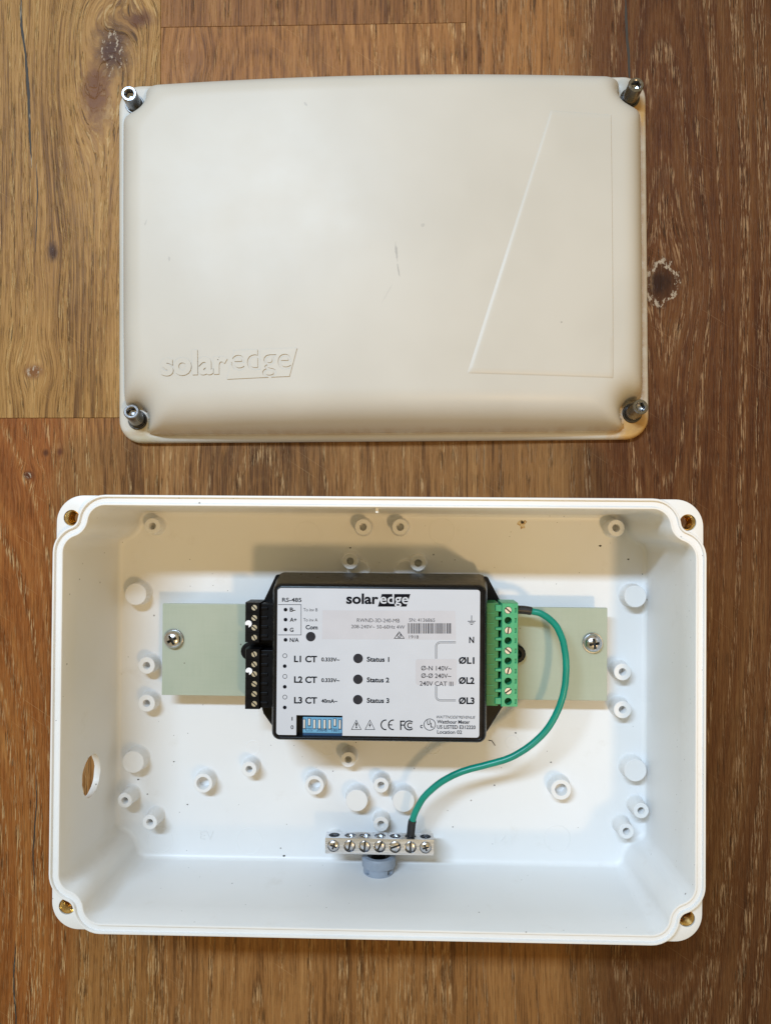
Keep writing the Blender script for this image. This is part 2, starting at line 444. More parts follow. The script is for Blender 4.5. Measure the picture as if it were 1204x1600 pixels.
# ================================================================== lid
LZ = 6.0
lc = [at(182, 131.5, LZ), at(1010, 117.5, LZ), at(1014, 685, LZ), at(187, 693, LZ)]
lid_rot = math.atan2((lc[1] - lc[0]).y + (lc[2] - lc[3]).y, (lc[1] - lc[0]).x + (lc[2] - lc[3]).x)
lctr = sum(lc, Vector()) / 4; lctr.z = 0
lid = Root('enclosure_cover', lctr, lid_rot, 'cream domed plastic lid with raised lettering lying above the open box', 'lid')
LA = ((lc[1] - lc[0]).length + (lc[2] - lc[3]).length) / 4
LB = ((lc[3] - lc[0]).length + (lc[2] - lc[1]).length) / 4
BOLTS = [((211, 164), (201.5, 146)), ((983, 154), (993.5, 131.5)), ((215.5, 657), (205, 642.5)), ((986.5, 646), (1000.5, 635))]
bolt_l = [lid.L(*b[0], LZ) for b in BOLTS]
def sd_rr(x, y, hx, hy, r):
    qx, qy = abs(x) - hx + r, abs(y) - hy + r
    return math.hypot(max(qx, 0), max(qy, 0)) + min(max(qx, qy), 0) - r
def smax(a, b, k):
    h = max(k - abs(a - b), 0) / k
    return max(a, b) + h * h * k * 0.25
def dome(x, y):
    d = sd_rr(x, y, LA - 5.2, LB - 5.2, 17)
    for b in bolt_l: d = smax(d, 8.6 - math.hypot(x - b.x, y - b.y), 8)
    s = -d
    if s <= 0: return LZ - 0.5 * max(0.0, 1 - abs(s + 0.2) / 0.9)
    e_ = max(0.0, min(1.0, (-y / LB - 0.35) / 0.5)); e_ = e_ * e_ * (3 - 2 * e_)      # the lower flank rolls off more gently
    SR = 20.0 + 6.0 * e_
    H = 20 + 12.0 * (1 - (x / LA) ** 2) + 2.5 * (1 - (y / LB) ** 2)
    u = min(1.0, s / SR)
    g = (1 - (1 - u) ** 2.9) ** 0.66
    return LZ + H * g
def lid_shell():
    cor = 15.0; offs = [0, 0.15, 0.5, 1.0, 1.6, 2.4, 3.2, 4.0]
    s = 4.0
    while s < 12: s += 0.4; offs.append(s)
    while s < 40: s += 0.8; offs.append(s)
    while s < LB - 2.0: s += 1.6; offs.append(s)
    offs.append(LB)
    nx, ny, nc = 220, 150, 10
    loops = []
    def ring(s):
        hx, hy, r = LA - s, LB - s, max(cor - s, 0.0); pts = []
        for qx, qy, a0, n in ((1, -1, -PI / 2, ny), (1, 1, 0, nx), (-1, 1, PI / 2, ny), (-1, -1, PI, nx)):
            for i in range(nc): 
                a = a0 + PI / 2 * i / nc
                pts.append((qx * (hx - r) + r * math.cos(a), qy * (hy - r) + r * math.sin(a)))
            a = a0 + PI / 2
            p0 = (qx * (hx - r) + r * math.cos(a), qy * (hy - r) + r * math.sin(a))
            q2 = {(1, -1): (1, 1), (1, 1): (-1, 1), (-1, 1): (-1, -1), (-1, -1): (1, -1)}[(qx, qy)]
            p1 = (q2[0] * (hx - r) + r * math.cos(a), q2[1] * (hy - r) + r * math.sin(a))
            for i in range(n):
                t = i / n; pts.append((p0[0] + (p1[0] - p0[0]) * t, p0[1] + (p1[1] - p0[1]) * t))
        return pts
    base = ring(0)
    loops.append([(x, y, 0.0) for x, y in ring(1.2)])
    loops.append([(x, y, 0.6) for x, y in ring(0.3)])
    for s in offs:
        e = math.sqrt(max(0.0, 1 - (1 - min(1, s / 3.2)) ** 2))
        loops.append([(x, y, 2.6 + (LZ - 2.6) * e if s < 3.2 else dome(x, y)) for x, y in ring(s)])
    m = MB(); m.loft(loops, True, False)
    return m
def lid_plastic():
    m = Mat('aged_cream_plastic', (0.68, 0.655, 0.60), 0.30)
    x, y, z = m.xyz()
    n = m.noise(x * 0.012, y * 0.012, 0.0, 3)
    c = m.mix((0.50, 0.476, 0.425), (0.535, 0.511, 0.46), n.step(0.3, 0.7))
    # yellowing and rust weeping from the bolts and along the lower and right seam
    wob = m.noise(x * 0.09, y * 0.09, 3.0, 5, 0.65)
    for i, (amp, rr, col) in enumerate(((0.0, 8, 0), (0.95, 17, 1), (0.65, 15, 2), (1.0, 20, 1))):
        if amp == 0: continue
        b = bolt_l[i]; oy = -9.0 if i != 1 else -11.0; ox = 2.0 if i != 2 else 4.0
        d = (((x - (b.x + ox)) / rr).pow(2) + ((y - (b.y + oy)) / rr).pow(2)).sqrt() + (wob - 0.5) * 1.7
        c = m.mix(c, {1: (0.46, 0.26, 0.06), 2: (0.42, 0.34, 0.17)}[col], d.step(1.0, 0.25) * amp * 0.9 * z.step(24.0, 5.0))
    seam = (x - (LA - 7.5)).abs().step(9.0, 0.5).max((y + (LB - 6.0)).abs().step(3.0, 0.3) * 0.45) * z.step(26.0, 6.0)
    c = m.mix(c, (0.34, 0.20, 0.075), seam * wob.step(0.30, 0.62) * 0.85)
    d1, r1 = m.voronoi(x * 0.035, y * 0.035, 0.0)
    c = m.mix(c, (0.18, 0.17, 0.15), d1.step(0.022, 0.010) * r1.step(0.55, 0.6) * 0.7)
    # scuffs
    def scuff(px, py, a, b, tilt, amt):
        p = lid.L(px, py, 42); ca, sa = math.cos(tilt), math.sin(tilt)
        u = (x - p.x) * ca + (y - p.y) * sa; v = (y - p.y) * ca - (x - p.x) * sa
        d = ((u / a).pow(2) + (v / b).pow(2)).sqrt() + (m.noise(x * 0.9, y * 0.5, 1.0, 3) - 0.5) * 1.6
        return d.step(1.0, 0.5) * amt
    for a in ((619, 392, 0.9, 6.5, 0.10, 0.45), (622, 420, 0.5, 5.0, 0.18, 0.5), (604, 458, 0.5, 8, -0.5, 0.15), (660, 350, 1.6, 1.4, 0, 0.25),
              (258, 397, 0.8, 2.2, 0, 0.3), (476, 157, 0.8, 2.0, 0.6, 0.3), (219, 338, 0.6, 2.2, -0.4, 0.3), (880, 499, 0.7, 0.7, 0, 0.6)):
        c = m.mix(c, (0.20, 0.19, 0.18), scuff(*a))
    m.color(c); fp = m.noise(x * 0.03, y * 0.03, 9.0, 5, 0.6)
    m.rough(n * 0.08 + 0.31 + fp * 0.14); m.b.inputs['Specular IOR Level'].default_value = 0.36
    m.bump(m.noise(x * 0.9, y * 0.9, z * 0.9, 2), 0.02, 0.3)
    return m.m
M['lid'] = lid_plastic()
lsh = lid_shell().build('shell', M['lid'], lid, smooth=0)
bm = bmesh.new(); bm.from_mesh(lsh.data); bmesh.ops.remove_doubles(bm, verts=bm.verts, dist=2e-6); bmesh.ops.dissolve_degenerate(bm, edges=bm.edges, dist=1e-6)
bmesh.ops.recalc_face_normals(bm, faces=bm.faces); bm.to_mesh(lsh.data); bm.free()
lsh.data.shade_smooth(); lsh.data.set_sharp_from_angle(angle=R(40))
# raised trapezoid panel, its left flank a wide bevel
tp = [(859, 173), (956, 175), (960, 590), (727, 586)]
TPL = [lid.L(x, y, LZ + 28) for x, y in tp]
def panel():
    nu, nv = 34, 60; m = MB()
    def P(u, v):
        a = TPL[0].lerp(TPL[1], u); b = TPL[3].lerp(TPL[2], u); return a.lerp(b, v)
    ins = [0.0, None]
    us = [0.0, 2.6, 3.4] ; W = 1.0
    ue = [0, .012, .026, .034] + [0.034 + (0.990 - 0.034) * i / nu for i in range(1, nu)] + [0.990, 0.996, 1]
    ve = [0, .003, .008] + [0.008 + 0.984 * i / nv for i in range(1, nv)] + [0.992, 0.997, 1]
    def hgt(u, v):
        e = min(1, u / 0.030) if True else 1
        e = min(e, min(1, (1 - u) / 0.006), min(1, v / 0.006), min(1, (1 - v) / 0.006))
        return e
    for v in ve:
        for u in ue:
            p = P(u, v)
            # rounded left-hand corners
            m.v.append(Vector((p.x, p.y, dome(p.x, p.y) - 0.15 + 0.75 * hgt(u, v))))
    n = len(ue)
    for j in range(len(ve) - 1):
        for i in range(n - 1): m.f.append((j * n + i, j * n + i + 1, (j + 1) * n + i + 1, (j + 1) * n + i))
    return m
panel().build('raised_panel', M['lid'], lid, smooth=25)
# raised word mark
def place_word(word, px0, px1, base, xh, z, root, bold, zf, z0, z1, name, mat, parent, ang=0.0):
    v, f = text_verts(word, bold)
    x0 = min(p[0] for p in v); x1 = max(p[0] for p in v)
    o = root.L(px0, base, z); k = (HC - z) / F
    sx = (px1 - px0) * k / (x1 - x0); sy = xh * k / XH
    v2 = [(o.x + (x - x0) * sx, o.y + y * sy) for x, y in v]
    vs, fs = raise_faces(v2, f, z0, z1, zf)
    m = MB(); m.add(vs, fs)
    return m.build(name, mat, parent, smooth=0)
place_word('solar', 249, 357, 583.5, 23.5, LZ + 30, lid, 0.035, dome, -0.3, 0.7, 'raised_lettering', M['lid'], lid)
def edge_block(root, z, px0, px1, base, xh, quad, bold):       # a slab with the letters cut out of it
    q = [root.L(a_, b_, z) for a_, b_ in quad]
    m = MB(); m.prism([(p.x, p.y) for p in q], -0.3, 0.65); o = m.build('raised_lettering', M['lid'], root, smooth=0)
    cut = place_word('edge', px0, px1, base, xh, z, root, bold, lambda x, y: 0.0, -1.0, 1.5, 'cut', None, root)
    boolean(o, cut)
    for vtx in o.data.vertices: vtx.co.z += dome(vtx.co.x / MM, vtx.co.y / MM) * MM
    for p in o.data.polygons: p.use_smooth = False
edge_block(lid, LZ + 30, 362, 457, 579, 23.5, [(355, 592.5), (453, 589), (465, 545.5), (367, 548)], 0.0)
# captive socket bolts standing loose in the corners
def hexring(r, n=24):
    out = []
    for i in range(n):
        a = 2 * PI * i / n; b = (a % (PI / 3)) - PI / 6
        out.append((r * math.cos(PI / 6) / math.cos(b) * math.cos(a), r * math.cos(PI / 6) / math.cos(b) * math.sin(a)))
    return out
for i, (b, t) in enumerate(BOLTS):
    p0 = lid.L(*b, LZ); p1 = lid.L(*t, 19.5)
    ax = (p1 - p0).normalized(); q = Vector((0, 0, 1)).rotation_difference(ax).to_matrix().to_4x4()
    bolt = put('bolt', None, lid, p0) if False else None
    L = (p1 - p0).length
    T = Matrix.Translation(p0) @ q
    m = MB()
    n = 24; circ = lambda r, z: [T @ Vector((r * math.cos(2 * PI * k / n), r * math.sin(2 * PI * k / n), z)) for k in range(n)]
    hx = lambda r, z: [T @ Vector((x, y, z)) for x, y in hexring(r, n)]
    m.loft([circ(3.0, -3.0), circ(3.0, L - 12), circ(4.6, L - 11.9), circ(4.95, L - 11.4), circ(4.95, L - 0.6), circ(4.5, L), circ(3.35, L), hx(3.1, L - 0.5), hx(3.0, L - 4.2), circ(1.2, L - 4.9)])
    bo = m.build('bolt', M['steel_bolt'], lid, smooth=32)
    for k, (r, z) in enumerate(((6.3, 0.45), (5.3, 1.9))):
        w = MB(); TT = Matrix.Translation(p0 + Vector((ax.x * z, ax.y * z, 0)))
        w.lathe([(3.2, z - 0.55), (r - 0.2, z - 0.55), (r, z - 0.3), (r, z + 0.3), (r - 0.25, z + 0.6), (3.6, z + 0.6), (3.2, z + 0.3)], 32, TT, False, False)
        w.loft([w.v[-32:], w.v[-32 * 7:-32 * 6]], False, False)
        w.build('washer', M['steel_dark'], bo, smooth=32)

# ================================================================== enclosure box
ZR, ZP, ZF = 100.0, 96.0, 25.0            # rim, corner pads, inside floor
hp = [at(112, 810.5, ZP), at(1072.5, 815, ZP), at(1073.5, 1437, ZP), at(105, 1415, ZP)]
BR = math.atan2((hp[1] - hp[0]).y + (hp[2] - hp[3]).y, (hp[1] - hp[0]).x + (hp[2] - hp[3]).x)
bc = sum(hp, Vector()) / 4; bc.z = 0
box = Root('enclosure_box', bc, BR, 'open white plastic enclosure box with wavy rim holding the meter', 'box')
hl = [box.inv @ p for p in hp]
HX = sum(abs(p.x) for p in hl) / 4; HY = sum(abs(p.y) for p in hl) / 4
A0, B0, R1, R2 = HX + 2.6, HY + 6.6, 10.6, 9.0
print('box', HX, HY, A0, B0, BR, 'lid', LA, LB, lid_rot)
def contour(t):
    A, B, r1, r2 = A0 + t, B0 + t, R1 - t, R2 + t
    c1 = Vector((A0 - R2, HY - math.sqrt((R1 + R2) ** 2 - (A0 - R2 - HX) ** 2)))
    c2 = Vector((HX - math.sqrt((R1 + R2) ** 2 - (B0 - R2 - HY) ** 2), B0 - R2))
    h = Vector((HX, HY))
    def arc(c, r, a0, a1, n): return [(c.x + r * math.cos(a0 + (a1 - a0) * i / n), c.y + r * math.sin(a0 + (a1 - a0) * i / n)) for i in range(n + 1)]
    a1 = math.atan2((h - c1).y, (h - c1).x); a2 = math.atan2((h - c2).y, (h - c2).x)
    b1 = math.atan2((c1 - h).y, (c1 - h).x); b2 = math.atan2((c2 - h).y, (c2 - h).x)
    if b2 > 0: b2 -= 2 * PI
    q = arc(c1, r2, 0, a1, 8) + arc(h, r1, b1, b2, 10)[1:] + arc(c2, r2, a2, PI / 2, 8)[1:]
    # extra points along the straights
    out = list(q)
    out += [(q[-1][0] * (1 - 2 * k / 8), q[-1][1]) for k in range(1, 8)]
    q2 = [(-x, y) for x, y in reversed(q)]; out += q2
    out += [(q2[-1][0], q2[-1][1] * (1 - 2 * k / 6)) for k in range(1, 6)]
    q3 = [(-x, -y) for x, y in q]; out += q3
    out += [(q3[-1][0] * (1 - 2 * k / 8), q3[-1][1]) for k in range(1, 8)]
    q4 = [(x, -y) for x, y in reversed(q)]; out += q4
    out += [(q4[-1][0], q4[-1][1] * (1 - 2 * k / 6)) for k in range(1, 6)]
    return out
prof = [(0.9, 0.0), (1.3, 0.6), (2.4, 60), (4.6, 90), (5.85, ZR - 0.6), (5.6, ZR - 0.15), (5.2, ZR), (4.75, ZR - 0.05), (4.5, ZR - 0.5), (4.4, ZR - 1.5),
        (1.5, ZR - 1.5), (1.4, ZR - 0.5), (1.2, ZR - 0.1), (0.8, ZR), (0.35, ZR - 0.1), (0.0, ZR - 0.6), (-0.5, 80), (-1.1, 60), (-1.7, 40), (-2.15, ZF + 3.2)]
for k in range(1, 6):
    a = PI / 2 * k / 5; prof.append((-2.15 - 3.2 * (1 - math.cos(a)), ZF + 3.2 * (1 - math.sin(a))))
m = MB(); m.loft([[(x, y, z) for x, y in contour(t)] for t, z in prof])
shell = m.build('shell', M['box'], box, smooth=40)
# the rough knock-out hole through the left wall
ph = box.L(147, 1212, 62); rnd = random.Random(9)
n = 26; loops = []
for dx in (-16, -8, -5, -2, 8):
    loops.append([(ph.x + dx, ph.y + (12.2 + rnd.uniform(-0.55, 0.55)) * math.cos(2 * PI * k / n), 61.5 + (12.2 + rnd.uniform(-0.55, 0.55)) * math.sin(2 * PI * k / n)) for k in range(n)])
c = MB(); c.loft(loops); boolean(shell, c.build('cut', None, box, smooth=0))
# corner pads with brass inserts
def pad(qx, qy):
    c = Vector((HX * qx, HY * qy)); t_in = 3.5
    wall = contour(t_in); out = rrect(A0 + 5.55, B0 + 5.55, 14.5, 12)
    def cast(poly, a):
        d = Vector((math.cos(a), math.sin(a))); best = 1e9; k = len(poly)
        for i in range(k):
            p = Vector(poly[i]) - c; e = Vector(poly[(i + 1) % k]) - Vector(poly[i])
            den = d.x * e.y - d.y * e.x
            if abs(den) < 1e-9: continue
            t = (p.x * e.y - p.y * e.x) / den; s = (p.x * d.y - p.y * d.x) / den
            if t > 0.2 and -1e-6 <= s <= 1 + 1e-6: best = min(best, t)
        return best
    n = 120; ang = [2 * PI * i / n for i in range(n)]
    rad = [min(cast(wall, a), cast(out, a), 34) for a in ang]
    def ring(rr, z): return [(c.x + r * math.cos(a), c.y + r * math.sin(a), z) for r, a in zip(rr, ang)]
    m = MB()
    e = 0.5
    loops = [ring([4.35] * n, ZP - 13), ring([r - 0.4 for r in rad], ZP - 13), ring(rad, ZP - 12.4), ring(rad, ZP - e), ring([r - 0.15 for r in rad], ZP - 0.15), ring([r - e for r in rad], ZP), ring([4.35] * n, ZP)]
    m.loft(loops, False, False); m.loft([loops[-1], loops[0]], False, False)
    po = m.build('corner_pad', M['box'], box, smooth=35)
    b = MB(); T = Matrix.Translation((c.x, c.y, 0)); pr = [(4.3, ZP - 12.9), (4.3, ZP - 0.8), (4.0, ZP - 0.75)]
    z = ZP - 1.0
    while z > ZP - 12.3: pr += [(3.95, z), (3.5, z - 0.45)]; z -= 0.9
    pr += [(3.7, ZP - 12.9)]
    b.lathe(pr, 32, T, False, False); b.loft([b.v[-32:], b.v[:32]], False, False)
    b.build('threaded_insert', M['brass'], po, smooth=25)
for q in ((-1, 1), (1, 1), (1, -1), (-1, -1)): pad(*q)
# moulded bosses on the inside floor: (px, py, outer r, hole r, height)
def boss_mesh(r, hole, h):
    m = MB(); pr = [(r + 1.6, -0.4), (r + 1.0, 0.15), (r + 0.55, 0.9), (r + 0.4, 1.8), (r, h - 0.3), (r - 0.3, h)]
    if hole: pr += [(hole + 0.15, h), (hole, h - 0.2), (hole * 0.95, h - 7.0)]
    m.lathe(pr, 36)
    return m.mesh('boss', M['box'], 38)
cache = {}
def boss(px, py, r, hole, h=11.0, name='boss'):
    key = (r, hole, h)
    if key not in cache: cache[key] = boss_mesh(*key)
    p = box.L(px, py, ZF + h); p.z = ZF
    return put(name, cache[key], box, p)
for a in ((238, 822, 5.0, 2.2), (567, 823.5, 5.0, 2.2), (625, 823.5, 5.0, 2.3), (962, 825, 5.1, 2.3), (547, 877, 4.9, 2.2), (653, 880, 4.9, 2.3),
          (229, 1040, 5.2, 2.2), (229, 1099, 5.3, 2.2), (972, 1050, 5.2, 2.2), (972, 1109, 5.3, 2.2), (389, 1202, 4.7, 2.0), (595, 1227, 4.7, 2.1), (595, 1288, 4.6, 2.1), (544, 1187, 4.7, 2.1)):
    boss(*a, 9.5)
for a in ((195, 1251, 4.5, 2.0), (234, 1285, 4.5, 2.0), (1001, 1267, 4.6, 2.1), (978, 1299, 4.6, 2.1)): boss(*a, 13.0)
for a in ((317, 1224, 5.9, 3.8), (491, 1227, 5.9, 3.7), (876, 1234, 6.2, 3.6)): boss(*a, 9.0)
for a in ((212, 928.5), (992, 932), (208, 1191), (992, 1204), (557, 1251), (630, 1252)): boss(*a, 6.7, 0, 9.5, 'solid_boss')
for a in ((560, 893), (634, 893)): boss(*a, 6.7, 0, 2.5, 'solid_boss')
# supports under the plate and the bar
for a in ((270, 1001), (927, 1007)): boss(*a, 4.6, 0, 12.6, 'solid_boss')
for a in ((521, 1320), (664, 1321)): boss(*a, 4.0, 0, 13.0, 'solid_boss')
# ejector pin witness rings
def ring_mesh(r, w=0.35, h=0.10):
    m = MB(); m.lathe([(r - w, -0.05), (r - w * 0.5, h), (r + w * 0.5, h), (r + w, -0.05)], 40, None, False, False); return m.mesh('ejector_mark', M['box'], 60)
er = ring_mesh(8.0); er2 = ring_mesh(4.2)
for px, py, k in ((390, 1314, 0), (250, 1312, 0), (480, 835, 0), (690, 830, 0), (870, 1310, 0)):
    p = box.L(px, py, ZF); put('ejector_mark', er, box, p)
for px, py in ((395, 1168), (512, 1170), (677, 1168), (800, 1160)):
    p = box.L(px, py, ZF); put('ejector_mark', er2, box, p)
def floor_text(s, px0, px1, base, cap):
    v, f = text_verts(s); x0 = min(p[0] for p in v); x1 = max(p[0] for p in v)
    k = (HC - ZF) / F; o = box.L(px0, base, ZF)
    v2 = [(o.x + (x - x0) * (px1 - px0) * k / (x1 - x0), o.y + y * cap * k / CAP) for x, y in v]
    vs, fs = raise_faces(v2, f, ZF - 0.1, ZF + 0.3); m = MB(); m.add(vs, fs); m.build('moulded_lettering', M['box'], box, smooth=0)
floor_text('EV', 312, 334, 1312, 14); floor_text('141', 771, 799, 1320, 14)
# locating rib on the upper wall
p = box.L(589, 797, 92); m = MB(); m.box((p.x, B0 - 1.3, 90), (1.5, 3.0, 12)); m.build('rib', M['box'], box, smooth=0, bevel=0.3)
# pin hole with a rusty weep, and crumbs of dirt
def rust():
    m = Mat('rust_stain', (0.45, 0.26, 0.08), 0.7); x, y, z = m.xyz()
    n = m.noise(x * 0.6, y * 0.6, 0, 4); m.color(m.mix((0.42, 0.24, 0.08), (0.70, 0.60, 0.42), n.step(0.38, 0.55))); return m.m
M['rust'] = rust()
def blob(px, py, z, r, h, mat, name, parent, root, seed, ky=1.0):
    rn = random.Random(seed); p = root.L(px, py, z); m = MB(); n = 14
    rr = [r * rn.uniform(0.6, 1.25) for _ in range(n)]
    def lp(k, zz): return [(rr[i] * k * math.cos(2 * PI * i / n), rr[i] * k * ky * math.sin(2 * PI * i / n), zz) for i in range(n)]
    m.loft([lp(1, -0.05), lp(0.95, h * 0.6), lp(0.5, h)])
    return put(name, m.mesh(name, mat, 60), parent, p)
blob(815, 819, ZF, 3.0, 0.05, M['rust'], 'rust_stain', box, box, 1)
blob(815.5, 816, ZF + 0.05, 1.1, 0.06, M['dirt'], 'pin_hole', box, box, 2)
for i, (px, py, r) in enumerate(((937, 853, 0.8), (981, 874, 0.7), (843, 798, 0.6), (216, 1218, 0.7), (1008, 1251, 1.3), (547, 856, 0.6), (805, 1145, 0.6), (860, 1191, 0.5),
                                 (272, 1190, 0.6), (293, 1257, 0.5), (444, 1337, 0.9), (1006, 894, 0.5), (1003, 897, 0.4), (556, 1160, 0.3), (772, 1227, 0.5), (707, 1292, 0.4), (520, 1205, 0.35))):
    blob(px, py, ZF, r, 0.3, M['dirt'], 'crumb', box, box, 20 + i, 0.7)
for i, (px, py, r) in enumerate(((806, 779.3, 0.9), (842, 780, 0.7), (850, 780.2, 0.5), (862, 780.3, 0.6), (871, 780.5, 0.9), (880, 780.7, 0.8), (893, 780.8, 0.9), (899, 780.8, 0.5), (280, 778, 0.5), (365, 778.5, 0.5),
                                 (1100, 968, 0.35), (1100, 988, 0.35), (1101, 1041, 0.35), (1101, 1096, 0.4), (83, 1063, 0.35), (88, 1126, 0.35))):
    blob(px, py, ZR - 1.5, r, 0.06, M['dirt'], 'scuff', box, box, 60 + i, 0.45)
m = MB()
pts = [box.L(763, 1157, ZF + 0.3), box.L(768, 1157.5, ZF + 0.3), box.L(773, 1165, ZF + 0.3)]
m.tube(pts, 0.22, 6); m.build('crumb', M['dirt'], box)

# ================================================================== mounting plate
ZQ0, ZQ1 = ZF + 12.6, ZF + 15.6
pq = [at(254, 944, ZQ1), at(948, 949, ZQ1), at(948, 1094, ZQ1), at(253, 1087, ZQ1)]
pc = sum(pq, Vector()) / 4; pc.z = ZQ0
plate = Root('mounting_plate', pc, BR, 'pale green laminate strip screwed down behind the black meter', 'plate')
q = [plate.inv @ p for p in pq]; W2 = (q[1].x - q[0].x + q[2].x - q[3].x) / 4; H2 = (q[0].y - q[3].y + q[1].y - q[2].y) / 4
m = MB(); m.box((0, 0, 1.5), (2 * W2, 2 * H2, 3.0)); m.build('strip', M['fr4'], plate, smooth=0, bevel=0.25)
def cross_cut(cx, cy, z, r, d, rz, wide=1.0):
    c = MB(); c.box((cx, cy, z), (2 * r, wide, d), rz); c2 = MB(); c2.box((cx, cy, z), (wide, 2 * r, d), rz); return c, c2
def phillips(r, h, mat, rz, name='screw'):
    m = MB(); pr = [(r * 0.5, -1.0), (r * 0.99, 0.0), (r, 0.5)]
    for k in range(1, 7):
        a = PI / 2 * k / 7; pr.append((r * math.cos(a) ** 0.85, 0.5 + (h - 0.5) * math.sin(a)))
    m.lathe(pr, 36)
    o = m.build(name, mat, None, smooth=40)
    for c in cross_cut(0, 0, h, r * 0.55, h * 1.1, rz, r * 0.30): boolean(o, c.build('cut', M['slot'], None, smooth=0))
    return o
for (px, py, rz) in ((269, 1000, 0.5), (927.5, 1006, 0.15)):
    s = phillips(5.5, 4.2, M['steel'], rz); s.parent = plate.o
    p = plate.L(px, py, ZQ1 + 4); s.location = Vector((p.x, p.y, 4.0)) * MM
    w = MB(); w.lathe([(2, 0), (5.9, 0), (6.1, 0.3), (6.1, 0.7), (5.9, 1.0), (2, 1.0)], 36)
    wo = w.build('washer', M['steel_dull'], s); wo.location = (0, 0, -1.0 * MM)

# ================================================================== meter
ZT = ZQ1 + 38.4                           # meter's printed face
tq = [at(428.5, 914, ZT), at(759, 917.5, ZT), at(757.5, 1160, ZT), at(425, 1156, ZT)]
mc = sum(tq, Vector()) / 4; mc.z = ZQ1
meter = Root('watthour_meter', mc, BR, 'black electricity meter module with white printed face and terminal strips', 'meter')
q = [meter.inv @ p for p in tq]
MX = (q[1].x - q[0].x + q[2].x - q[3].x) / 4; MY = (q[0].y - q[3].y + q[1].y - q[2].y) / 4
HM = ZT - ZQ1
print('meter', MX * 2, MY * 2)
m = MB(); cor = 4.0
lp = lambda g, z, r: [(x, y, z) for x, y in rrect(MX + g, MY + g, r, 6)]
m.loft([lp(4.6, 0.0, 5), lp(4.6, 1.2, 5), lp(1.2, HM - 5.0, 5), lp(0.9, HM - 3.4, 4.5), lp(0.2, HM - 1.2, 4.2), lp(-0.5, HM - 0.25, 3.8), lp(-1.3, HM, 3.2), lp(-1.5, HM - 0.1, 3), lp(-1.6, HM - 0.45, 2.6)])
case = m.build('case', M['black'], meter, smooth=28)
dl = [meter.L(463, 1117.5, ZT), meter.L(535, 1118.5, ZT), meter.L(534.5, 1152.5, ZT), meter.L(462.5, 1151, ZT)]
dx0 = (dl[0].x + dl[3].x) / 2; dx1 = (dl[1].x + dl[2].x) / 2; dy1 = (dl[0].y + dl[1].y) / 2; dy0 = (dl[2].y + dl[3].y) / 2
c = MB(); c.box(((dx0 + dx1) / 2, (dy0 + dy1) / 2, HM), (dx1 - dx0, dy1 - dy0, 9)); boolean(case, c.build('cut', None, meter, smooth=0))
# foot: hexagonal wings and two ears
wl_ = meter.L(413, 940, ZQ1); wb_ = meter.L(414, 1112, ZQ1); wr_ = meter.L(784, 946, ZQ1); wrb = meter.L(784, 1100, ZQ1)
g = 4.4
def earpts(px, py, r, side):
    c_ = meter.L(px, py, ZQ1 + 3); return [(c_.x + side * r * math.cos(a), c_.y + r * math.sin(a)) for a in [R(80 - 20 * k) for k in range(9)]][::1]
er_ = earpts(806, 1021, 5.4, 1); el_ = earpts(391, 1017, 5.4, -1)
poly = [(MX + g, MY + g - 1)] + [(wr_.x, wr_.y)] + er_ + [(wrb.x, wrb.y), (MX + g, -MY - g + 1), (-MX - g, -MY - g + 1), (wb_.x, wb_.y)] + el_[::-1] + [(wl_.x, wl_.y), (-MX - g, MY + g - 1)]
m = MB(); m.prism(poly, 0.02, 5.5); foot = m.build('foot', M['black'], meter, smooth=30)
c_ = meter.L(806.5, 1022, ZQ1 + 5); c = MB(); c.lathe([(2.3, -3), (2.3, 9)], 20, Matrix.Translation((c_.x, c_.y, 0))); boolean(foot, c.build('cut', None, meter, smooth=0))
b_ = foot.modifiers.new('bevel', 'BEVEL'); b_.width = 0.8 * MM; b_.segments = 2; b_.limit_method = 'ANGLE'
# label film with a notch for the switches
ql = [meter.L(434, 919, ZT), meter.L(750, 921.5, ZT), meter.L(748, 1152.5, ZT), meter.L(431, 1148.5, ZT)]
lx0 = (ql[0].x + ql[3].x) / 2; lx1 = (ql[1].x + ql[2].x) / 2; ly1 = (ql[0].y + ql[1].y) / 2; ly0 = (ql[2].y + ql[3].y) / 2
def arcp(cx, cy, r, a0): return [(cx + r * math.cos(R(a0 + 90 * k / 5)), cy + r * math.sin(R(a0 + 90 * k / 5))) for k in range(6)]
rr = 1.6
lpoly = arcp(lx1 - rr, ly0 + rr, rr, -90) + arcp(lx1 - rr, ly1 - rr, rr, 0) + arcp(lx0 + rr, ly1 - rr, rr, 90) + arcp(lx0 + rr, ly0 + rr, rr, 180) + [(dx0, ly0), (dx0, dy1), (dx1, dy1), (dx1, ly0)]
m = MB(); m.prism(lpoly, HM - 0.46, HM - 0.22)
label = m.build('label', M['label'], meter, smooth=0)
ZL = HM - 0.22
KT = (HC - ZT) / F
def flat(verts, faces, name='print', mat='print', z=0.05):
    m = MB(); m.add([(x, y, ZL + z) for x, y in verts], faces)
    o = m.build(name, M[mat], label, smooth=0)
    return o
def P(px, py): p = meter.L(px, py, ZT); return (p.x, p.y)
def txt(s, px0, px1, base, cap, bold=0.0, mat='print', z=0.06, shear=0.0, name='lettering'):
    v, f = text_verts(s, bold, shear); x0 = min(p[0] for p in v); x1 = max(p[0] for p in v)
    ox, oy = P(px0, base); sx = (px1 - px0) * KT / (x1 - x0); sy = cap * KT / CAP
    flat([(ox + (x - x0) * sx, oy + y * sy) for x, y in v], f, name, mat, z)
def poly2(pts, name='print', mat='print', z=0.06): flat([P(*p) for p in pts], [tuple(range(len(pts)))], name, mat, z)
